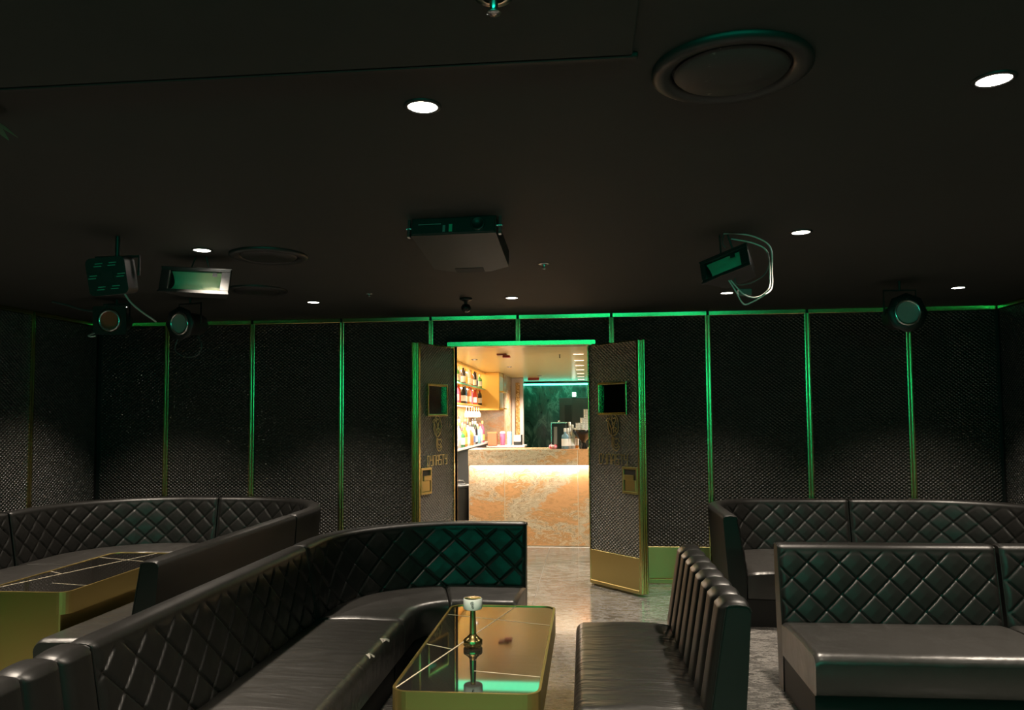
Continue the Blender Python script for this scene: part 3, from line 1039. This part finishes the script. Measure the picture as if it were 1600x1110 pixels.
def par_can(label, loc, r, rz, tilt, lens_mat, square=False, oct_=True, inner=.6):
    t = thing('par_light', label, 'stage light', loc)
    T = Matrix.Rotation(rz, 4, 'Z') @ Matrix.Rotation(math.radians(90)+tilt, 4, 'X')

    def tr(x, y, z): return tuple(T @ Vector((x, y, z)))
    n = 8 if oct_ else 32
    m = MB().lathe([(r*.55, -.22), (r*.62, -.20), (r*.72, -.02), (r*.72, .0)], 32, T=tr)
    m.build('can', BLACKCAST, t)
    if square:
        f = MB().ring(rrect(-r, r, -r*.86, r*.86, .015, 5), [(r*.74*math.cos(2*PI*k/24+PI/24), r*.74*math.sin(2*PI*k/24+PI/24)) for k in range(24)], -.005, .012)
    else:
        f = MB().lathe([(r*.70, -.004), (r, -.004), (r, .008), (r*.70, .012)], n, T=None, cap=False)
    f.v = [tr(*p) for p in f.v]; f.build('gel_frame', BLACKCAST, t)
    MB().lathe([(r*.74, .002), (r*.62, .002), (r*.56, -.01), (r*.50, -.05), (r*.34, -.09), (r*.12, -.105), (.002, -.106)], 32, T=tr).build('reflector', lens_mat, t)
    MB().tube([tr(r*.60*math.cos(2*PI*k/36), r*.60*math.sin(2*PI*k/36), .012) for k in range(36)], .011, 8, True).build('lens_ring', RING, t)
    MB().lathe([(.002, -.02), (.02, -.028), (.024, -.05), (.02, -.09)], 16, T=tr).build('bulb_cap', lens_mat, t)
    yk = MB(); zt = CEIL-loc[2]
    a = Vector((math.cos(rz), math.sin(rz), 0)); bkw = T @ Vector((0, 0, -.1))
    w = r*.80
    yk.tube([tuple(bkw-a*w), tuple(bkw-a*w+Vector((0, 0, zt*.75))), tuple(bkw+a*w+Vector((0, 0, zt*.75))), tuple(bkw+a*w)], .007, 8)
    yk.tube([tuple(bkw+Vector((0, 0, zt*.75))), (bkw.x, bkw.y, zt)], .01, 8)
    yk.build('yoke', BLACKCAST, t)
    return t


LENS_D = plain('dark_lens', (.42, .46, .44), .3, .55)
RING = plain('ring_metal', (.75, .75, .75), .22, 1.0)
RED_L = plain('red_gel_lens', (.45, .10, .06), .25, .3)
par_can('square-fronted spotlight with reddish lens, in the back left corner', (-3.693, -1.5, 2.276), .128, math.radians(6), math.radians(4), RED_L, square=True)
par_can('octagonal black spotlight beside the red-lensed one at left', (-3.119, -1.5, 2.24), .132, math.radians(-14), math.radians(4), LENS_D)
par_can('octagonal black spotlight with glassy ring lens, alone at right', (2.23, -1.5, 2.213), .142, math.radians(4), math.radians(-4), LENS_D)

# loose cables
c1 = tag(MB().tube(smooth([(-3.45, -1.7, CEIL-.01), (-3.40, -1.7, CEIL-.075), (-3.33, -1.68, CEIL-.14), (-3.27, -1.64, CEIL-.19), (-3.26, -1.60, CEIL-.21)]), .007).build('cable', CABW),
         'short pale cable slanting down to the left octagonal spotlight', 'cable')
c2 = tag(MB().tube(smooth([(-3.14, -1.49, 2.13), (-3.16, -1.5, 2.04), (-3.09, -1.5, 1.985), (-2.99, -1.5, 1.99), (-2.945, -1.5, 2.06), (-2.98, -1.49, 2.14)]), .004).build('cable', CABK),
         'thin dark cable loop hanging below the left octagonal spotlight', 'cable')
c3 = tag(MB().tube(smooth([(-4.25, -1.4, CEIL-.006), (-4.12, -1.42, CEIL-.035), (-3.95, -1.45, CEIL-.085), (-3.78, -1.48, CEIL-.10), (-3.72, -1.5, CEIL-.06)]), .008).build('cable', CABK),
         'dark cable sagging from the ceiling to the red-lensed spotlight', 'cable')
c4 = tag(MB().tube(smooth([(-3.81, -1.52, 2.175), (-3.80, -1.60, 2.150), (-3.77, -1.62, 2.138), (-3.73, -1.62, 2.142)]), .006).build('safety_clip', CABW), 'white clip hanging under the red-lensed spotlight', 'clip')
jb = thing('junction_box', 'small pale box on the ceiling behind the hanging cable loops', 'junction box', (1.18, -1.2, CEIL))
MB().bevbox(-.05, .05, -.03, .03, -.05, 0, .008).build('box', plain('dull_green_grey', (.16, .18, .16), .5), jb)

# ------------------------------------------------------------------ the bar beyond the doorway
BC = 2.27
bcl = tag(MB().box(-2.2, 1.6, .16, 10, BC+.012, BC+.08).build('ceiling_bar', plain('ceiling_board', (.2, .15, .07), .6)), 'gold panelled ceiling over the bar', kind='structure')
pw = .125
pm = MB().bevbox(-2.1, 1.5, 0, pw-.004, 0, .014, .002, 1).mesh('plank', GOLDC)
k = 0; y = .17
while y < 9.8:
    o = bpy.data.objects.new('plank', pm); COL.objects.link(o); o.location = (0, y, BC); o.parent = bcl
    y += pw
wl = tag(MB().box(-2.2, -2.06, .16, 9.9, 0, BC+.02).build('wall_bar_left', TANM), 'tan marble wall behind the bottle shelves', kind='structure')
wr2 = tag(MB().box(1.5, 1.6, .16, 9.9, 0, BC+.02).build('wall_bar_right', GREENM), 'dark marble wall at the right of the bar', kind='structure')
wf = tag(MB().box(-2.2, 1.6, 9.8, 9.92, 0, BC+.02).build('wall_far', GREENM), 'dark green marble wall far behind the bar', kind='structure')
MB().bevbox(-2.0, 1.5, 9.70, 9.79, 2.195, 2.225, .004, 1).build('led_strip', E_CYAN, wf)
MB().bevbox(-2.0, 1.5, 9.66, 9.79, 2.228, 2.262, .004, 1).build('led_cove', GREENM, wf)
area('cove_glow', (-.6, 9.6, 2.18), (0, 0, 0), 3.4, .06, 16, (.05, 1.0, .55))
dk = MB().bevbox(-.64, .55, 9.77, 9.805, 0, 1.92, .006, 1).build('dark_panel', plain('charcoal_panel', (.025, .027, .025), .4), wf)
MB().bevbox(-.52, -.375, 9.755, 9.78, .9, 1.77, .004, 1).build('door_slot', BLACK, wf)
ex = thing('exit_sign', 'small lit white sign high on the dark green far wall', 'sign', (-.315, 9.74, 1.985))
MB().bevbox(-.042, .042, 0, .05, -.05, .05, .006, 1).build('housing', WHITE, ex)
MB().box(-.038, .038, -.004, 0, -.044, .044).build('face', E_EXIT, ex)
# left block beyond the shelves
wm = tag(MB().box(-2.06, -1.50, 6.55, 9.8, 0, BC).build('wall_bar_pier', TANM), 'tan marble pier beyond the bottle shelves', kind='structure')
pl = tag(MB().bevbox(-1.50, -1.27, 7.9, 8.1, 0, BC, .02, 3).build('wall_pillar', plain('pink_stone', (.55, .46, .42), .3)), 'pale stone pillar with a rough gold strip', kind='structure')


def gold_flake():
    t = NT('gold_flake'); c = t.coord(); f = t.noise(c, 22, 6, .7, 1)
    col = t.ramp(f, [(.35, (.20, .09, .03)), (.5, (.62, .36, .10)), (.65, (.9, .75, .5))]); t.l(col, t.b.inputs['Base Color'])
    t.set(Roughness=.35, Metallic=.6); t.bump(f, .8, .03); return t.m


MB().bevbox(-1.415, -1.335, 7.87, 7.905, .6, 2.17, .01, 2).build('gold_strip', gold_flake(), pl)

# bar counter
bar = thing('bar_counter', 'tan marble bar counter with a glowing strip under its ledge, beyond the doorway', 'bar counter', (-.2, 1.92, 0))


def B_(m): m.v = [(x+.2, y-1.92, z) for x, y, z in m.v]; return m


B_(MB().box(-1.40, 1.48, 1.975, 2.45, 0, 1.09)).build('carcass', BLACK, bar)
xs = [-1.42, -.996, -.138, .72, 1.48]
for a, b in zip(xs[:-1], xs[1:]):
    B_(MB().bevbox(a+.0045, b-.0045, 1.955, 1.985, .01, .937, .002, 1)).build('front_tile', TANM, bar)
    B_(MB().bevbox(a+.0045, b-.0045, 1.90, 1.925, .937, 1.118, .002, 1)).build('ledge_tile', TANM, bar)
B_(MB().box(-1.42, 1.48, 1.96, 1.985, 0, .937)).build('joint_filler', GROUT_L, bar)
B_(MB().box(-1.418, 1.48, 1.905, 1.98, .94, 1.116)).build('ledge_core', GROUT_L, bar)
B_(MB().bevbox(-1.42, 1.48, 1.90, 2.50, 1.118, 1.124, .002, 1)).build('counter_top', TANM, bar)
B_(MB().box(-1.40, 1.46, 1.928, 1.944, .930, .9365)).build('led_strip', E_STRIP, bar)
la = area('bar_led_glow', (.2, .0, .925), (math.radians(28), 0, 0), 2.8, .015, 20, (1, .88, .72), bar)

# downlights added to the gold ceiling to brighten the bar room
for i, (x, y) in enumerate(((-1.85, 1.0), (.62, 1.0), (.22, 2.75), (-1.2, 4.6), (-1.5, 3.0), (.2, 4.6), (-.9, 7.2))):
    downlight(x, y, 'small added downlight in the gold bar ceiling, %s from the doorway' % ['first at left', 'first at right', 'third', 'fifth', 'fourth, by the shelves', 'sixth', 'last'][i], BC-.001, 230 if y < 2 else 330, 136 if y < 2 else 140, .8, .03)
for i, y in enumerate((2.33, 3.4, 4.46, 5.5, 6.6, 7.7, 8.8)):
    t = thing('slot_light', 'thin lit slot in the gold ceiling, %s from the doorway' % ['first', 'second', 'third', 'fourth', 'fifth', 'sixth', 'seventh'][i], 'ceiling light', (-.12-.005*i, y, BC), 0)
    MB().bevbox(-.07, .07, -.012, .012, -.006, 0, .002, 1).build('frame', GOLDP, t)
    MB().box(-.062, .062, -.008, .008, -.0075, -.006).build('diffuser', E_SLOT, t)
# turquoise strip on the bar ceiling just inside the doorway
lt = thing('led_strip_light', 'turquoise light strip on the bar ceiling just inside the doorway', 'strip light', (-.70, .64, BC-.0005))
MB().bevbox(-.84, .84, -.15, .15, -.012, 0, .003, 1).build('channel', GOLDP, lt)
MB().box(-.82, .82, -.13, .13, -.0145, -.012).build('diffuser', emis('turquoise_panel', (.0, .85, .40), 2.8), lt)
dv = thing('ceiling_beacon', 'dark red ceiling unit in the gold ceiling above the bar', 'detector', (-1.0, 2.17, BC))
MB().bevbox(-.10, .02, -.06, .06, -.02, 0, .004).build('base', plain('maroon', (.14, .04, .03), .4), dv)
MB().bevbox(-.03, .06, -.05, .05, -.05, -.02, .01).build('head', plain('dark_red', (.22, .02, .015), .35), dv)
dv2 = thing('ceiling_beacon', 'second dark red ceiling unit farther back in the gold ceiling', 'detector', (-1.06, 8.0, BC))
MB().bevbox(-.12, .10, -.06, .06, -.05, 0, .01).build('base', plain('dark_red_2', (.25, .03, .02), .35), dv2)
spk = thing('sprinkler', 'small dark sprinkler in the gold bar ceiling', 'sprinkler', (-.35, 2.4, BC))
MB().lathe([(.015, 0), (.006, -.005), (.005, -.04), (.012, -.042), (.002, -.045)], 12).build('nozzle', BLACKCAST, spk)

# shelves
shf = thing('bottle_shelves', 'gold wall cabinet with two lit bottle shelves at the left of the bar', 'shelf', (-1.9, 4.2, 0))


def S_(m): m.v = [(x+1.9, y-4.2, z) for x, y, z in m.v]; return m


S_(MB().box(-2.055, -2.03, 1.6, 5.92, 1.67, BC-.01)).build('back_panel', plain('cream_back', (.80, .62, .34), .4), shf)
S_(MB().bevbox(-2.03, -1.75, 1.6, 5.92, 1.965, 1.985, .003, 1)).build('shelf_board', GOLDP, shf)
S_(MB().bevbox(-2.03, -1.75, 1.6, 5.92, 1.685, 1.705, .003, 1)).build('shelf_board', GOLDP, shf)
S_(MB().bevbox(-2.03, -1.75, 1.6, 5.92, 2.235, 2.268, .003, 1)).build('top_board', GOLDP, shf)
for z in (2.228, 1.960, 1.680): S_(MB().box(-1.98, -1.95, 1.7, 5.85, z, z+.005)).build('led_strip', E_SHELF, shf)
S_(MB().box(-1.752, -1.746, 1.6, 5.92, 1.966, 1.984)).build('green_edge', plain('green_shelf_edge', (.10, .55, .30), .3), shf)  # green band along the front of the upper shelf
gc = thing('gold_cabinet', 'plain gold cabinet box at the end of the bottle shelves', 'cabinet', (-1.77, 6.2, 0))
MB().bevbox(-.28, .26, -.27, .34, 1.625, BC-.004, .004, 1).build('body', GOLDP, gc)
for z in (1.64, 1.93): MB().bevbox(.26, .33, -.20, .34, z, z+.02, .002, 1).build('side_shelf', GOLDP, gc)
MB().box(.26, .264, -.18, .32, 1.66, 2.2).build('niche_back', WHITE, gc)
for y0 in (0,):
    l = area('shelf_glow', (-1.80, 4.0, 1.66), (0, 0, 0), .1, 3.6, 110, (1, .88, .72))
    l = area('shelf_glow', (-1.99, 4.0, 2.222), (0, math.radians(-12), 0), .04, 3.6, 60, (1, .88, .70))

# back counter
bk = thing('back_counter', 'dark back counter with pale top below the bottle shelves', 'counter', (-1.85, 4.4, 0))
MB().box(-.20, .12, -1.5, 1.95, 0, 1.06).build('body', BLACK, bk)
MB().bevbox(-.205, .14, -1.52, 1.95, 1.06, 1.085, .003, 1).build('counter_top', plain('pale_worktop', (.75, .72, .66), .3), bk)
MB().box(.125, .75, 1.45, 1.95, 0, 1.00).build('return_body', BLACK, bk)
MB().bevbox(.125, .77, 1.43, 1.95, 1.00, 1.03, .003, 1).build('return_top', plain('pale_worktop_2', (.70, .62, .55), .3), bk)

# bottles
BPROF = {'round': [(.030, 0), (.036, .004), (.036, .16), (.030, .19), (.014, .215), (.012, .27)],
         'tall': [(.028, 0), (.032, .004), (.031, .19), (.024, .22), (.013, .24), (.012, .30)],
         'square': [(.036, 0), (.042, .004), (.042, .14), (.034, .165), (.014, .18), (.013, .23)]}
CACHE = {}


def bottle(kind, glass, cap, lbl, loc, label, group):
    key = (kind, glass, cap, lbl)
    if key not in CACHE:
        t = thing('bottle', label, 'bottle', loc, 0, group)
        p = BPROF[kind]; h = p[-1][1]
        MB().lathe(p, 14).build('glass', GL[glass], t)
        MB().lathe([(.0145, h-.03), (.0145, h+.012), (.010, h+.014)], 10).build('cap', CAPS[cap], t)
        if lbl is not None:
            r = p[1][0]+.0006
            MB().lathe([(r, .035), (r, .12)], 14, cap=False).build('paper_label', LBL[lbl], t)
        CACHE[key] = t
        return t
    t = copy_tree(CACHE[key]); t.location = loc; t.rotation_euler = (0, 0, random.random()*6)
    tag(t, label, 'bottle', group)
    return t


ORD = ['first', 'second', 'third', 'fourth', 'fifth', 'sixth', 'seventh', 'eighth', 'ninth', 'tenth', 'eleventh', 'twelfth', 'thirteenth', 'fourteenth', 'fifteenth', 'sixteenth', 'seventeenth', 'eighteenth']
KN = ['round', 'tall', 'square']
up_ = [('round', 'clear', 'black', 1), ('tall', 'dark', 'gold', 0), ('round', 'clear', 'white', 1), ('square', 'green', 'gold', 0), ('tall', 'clear', 'black', 1), ('round', 'dark', 'white', 1),
       ('square', 'clear', 'gold', 2), ('tall', 'clear', 'black', 1), ('round', 'amber', 'black', 0), ('tall', 'dark', 'white', 1), ('round', 'clear', 'black', 3), ('square', 'green', 'white', 1)]
for i, (k_, g_, c_, l_) in enumerate(up_):
    y = 2.55+i*.285
    bottle(k_, g_, c_, l_, (-1.83+.02*(i % 2), y, 1.985), '%s bottle with %s cap on the upper bar shelf, %s from the doorway' % (g_, c_, ORD[i]), 'bottles on the upper shelf')
lo_ = [('tall', 'red', 'black', 1), ('round', 'orange', 'white', 1), ('tall', 'red', 'red', None), ('round', 'pink', 'white', 1), ('tall', 'red', 'gold', None), ('round', 'dark', 'white', 1),
       ('tall', 'blue', 'white', 1), ('round', 'orange', 'red', 0), ('tall', 'pink', 'black', None), ('round', 'red', 'white', 1), ('tall', 'orange', 'black', None), ('round', 'dark', 'red', 0)]
for i, (k_, g_, c_, l_) in enumerate(lo_):
    y = 2.55+i*.285
    bottle(k_, g_, c_, l_, (-1.83+.02*(i % 2), y, 1.705-.0), '%s bottle with %s cap on the lower bar shelf, %s from the doorway' % (g_, c_, ORD[i]), 'bottles on the lower shelf')
for r_ in range(3):
    for i in range(11):
        g_ = ['clear', 'clear', 'green', 'amber', 'clear', 'orange', 'clear', 'dark', 'cyan', 'clear', 'pink'][(i+r_*4) % 11]
        c_ = ['white', 'black', 'gold', 'white', 'red', 'black', 'gold'][(i*2+r_) % 7]
        k_ = KN[(i+r_) % 3]; l_ = [1, None, 0, 2, 1, None, 3][(i+r_*3) % 7]
        y = 3.05+i*.265+.07*r_
        bottle(k_, g_, c_, l_, (-1.77-.095*r_, y, 1.085), '%s bottle on the back counter, %s row from the aisle, %s from the doorway' % (g_, ORD[r_], ORD[i]), 'bottles on the back counter').scale = (1.15, 1.15, 1.15+.12*r_)
# hanging glasses
gt = None
GPROF = [(.002, 0), (.030, .0), (.030, -.003), (.004, -.008), (.004, -.075), (.02, -.09), (.036, -.12), (.036, -.15), (.030, -.175)]
for i in range(6):
    lab = 'stemmed glass hanging upside down under the lower shelf, %s from the doorway' % ORD[i]
    if gt is None:
        gt = thing('wine_glass', lab, 'glass', (-1.80, 4.2, 1.68), 0, 'hanging stemmed glasses')
        MB().lathe(GPROF, 14, cap=False).build('bowl', GL['clear'], gt)
    else:
        c = copy_tree(gt); c.location = (-1.80, 4.2+.26*i, 1.68); tag(c, lab, 'glass', 'hanging stemmed glasses')
# objects on the return counter
ob = thing('storage_box', 'orange-brown box standing among the bottles on the back counter', 'box', (-1.62, 5.88, 1.03))
MB().bevbox(-.075, .075, -.06, .06, 0, .20, .004).build('body', plain('brown_box', (.42, .12, .05), .5), ob)
MB().bevbox(-.08, .08, -.065, .065, .20, .225, .003).build('lid', plain('orange_lid', (.70, .22, .08), .5), ob)
pc = thing('pink_tumbler', 'pink tumbler on the counter between the box and the blue cup', 'cup', (-1.46, 5.95, 1.03))
MB().lathe([(.03, 0), (.04, .004), (.046, .20), (.044, .204)], 18).build('body', plain('pink_plastic', (.80, .16, .32), .4), pc)
MB().lathe([(.047, .20), (.047, .225), (.02, .24)], 18).build('lid', WHITE, pc)
bc_ = thing('blue_tumbler', 'light blue tall cup at the end of the back counter', 'cup', (-1.345, 5.98, 1.03))
MB().lathe([(.036, 0), (.042, .004), (.044, .225), (.042, .23)], 18).build('body', plain('light_blue', (.32, .55, .80), .4), bc_)
MB().lathe([(.045, .205), (.045, .213)], 18, cap=False).build('band', WHITE, bc_)
wd = thing('napkin_dispenser', 'white and black dispenser box on the counter before the pier', 'dispenser', (-1.20, 6.05, 1.03))
MB().bevbox(-.075, .06, -.06, .06, .0, .06, .004).build('base', BLACKCAST, wd)
MB().bevbox(-.075, .045, -.06, .06, .06, .17, .006).build('body', WHITE, wd)
MB().bevbox(.045, .065, -.06, .06, .0, .175, .003).build('side', BLACKCAST, wd)

# things on the bar counter at right
ZT = 1.124
em = thing('drinks_machine', 'dark upright drinks machine on the bar at the right', 'machine', (-.36, 2.22, ZT))
MB().bevbox(-.085, .085, -.10, .12, 0, .30, .008).build('body', BLACKCAST, em)
MB().bevbox(-.095, .10, -.11, .13, .30, .312, .003).build('lid', CHROME, em)
MB().bevbox(-.095, -.082, -.11, -.09, .0, .30, .003).build('post', CHROME, em)
MB().bevbox(-.06, -.02, -.108, -.099, .05, .26, .003).build('front_panel', DULLG, em)
MB().lathe([(.012, .312), (.014, .33), (.004, .335)], 12).build('knob', CHROME, em)
bw = thing('black_bowl', 'wide black bowl on a foot at the right end of the bar', 'bowl', (-.07, 2.10, ZT))
MB().lathe([(.05, 0), (.052, .01), (.028, .05), (.03, .09), (.085, .14), (.125, .20), (.128, .225), (.12, .222), (.10, .18)], 28, cap=False).build('bowl', plain('black_gloss', (.01, .008, .007), .2), bw)
MB().lathe([(.001, .205), (.118, .205)], 24).build('contents', BLACKCAST, bw)
for i, (x, y, h_) in enumerate(((-.13, 2.08, .10), (-.075, 2.10, .17), (-.035, 2.12, .27))):
    cu = thing('paper_cup_stack', '%s stack of white paper cups above the black bowl' % ['short left', 'middle', 'tall right'][i], 'cups', (x, y, ZT+.206))
    m = MB()
    n_ = int(h_/.02)
    pr = []
    for k in range(n_): pr += [(.026, k*.02), (.028, k*.02+.014), (.031, k*.02+.016), (.031, k*.02+.0195)]
    m.lathe(pr, 16).build('cups', WHITE, cu)
for i, (x, y, k_, g_) in enumerate(((-.255, 2.12, 'square', 'clear'), (-.20, 2.15, 'round', 'clear'), (-.235, 2.28, 'tall', 'clear'), (-.17, 2.26, 'square', 'amber'), (-.285, 2.05, 'square', 'cyan'))):
    bottle(k_, g_, 'white', 1, (x, y, ZT), '%s bottle on the bar between the machine and the black bowl, %s from the left' % (g_, ['second', 'fourth', 'third', 'last', 'first'][i]), 'bottles on the bar')
fl_ = thing('pink_posy', 'small pink and red posy lying on the bar by the drinks machine', 'flowers', (-.42, 2.0, ZT))
for k in range(7):
    a = k*.9; MB().lathe([(.004, 0), (.018, .008), (.022, .022), (.012, .034), (.002, .036)], 8, (.035*math.cos(a)*(k > 0), .03*math.sin(a)*(k > 0), .004+.012*(k % 2))).build('blossom', plain('petal_%d' % k, [(.8, .3, .4), (.7, .1, .15), (.85, .6, .6)][k % 3], .5), fl_)
# bin and box beside the bar
bn = thing('waste_bin', 'black waste bin in the gap at the left end of the bar', 'bin', (-1.535, 2.15, 0))
MB().lathe([(.085, 0), (.09, .005), (.105, .62), (.105, .66)], 24).build('body', PLASTIC, bn)
MB().lathe([(.108, .655), (.112, .665), (.112, .685), (.085, .70), (.08, .69)], 24, cap=False).build('rim', PLASTIC, bn)
MB().tube([(-.10, -.03, .70), (-.07, -.05, .745), (.02, -.06, .75), (.06, -.05, .70)], .006, 8).build('bail_handle', CHROME, bn)
wx = thing('storage_crate', 'small pale crate on the floor left of the waste bin', 'crate', (-1.83, 2.70, 0))
MB().bevbox(-.10, .12, -.1, .1, 0, .03, .004).build('base', WHITE, wx)
for z in (.06, .11, .16): MB().ring(rrect(-.10, .12, -.1, .1, .01, 2), rrect(-.094, .114, -.094, .094, .01, 2), z, z+.025).build('slat', WHITE, wx)
for sx in (-.097, .117):
    for sy in (-.097, .097): MB().box(sx-.006, sx+.006, sy-.006, sy+.006, .03, .19).build('corner_post', WHITE, wx)
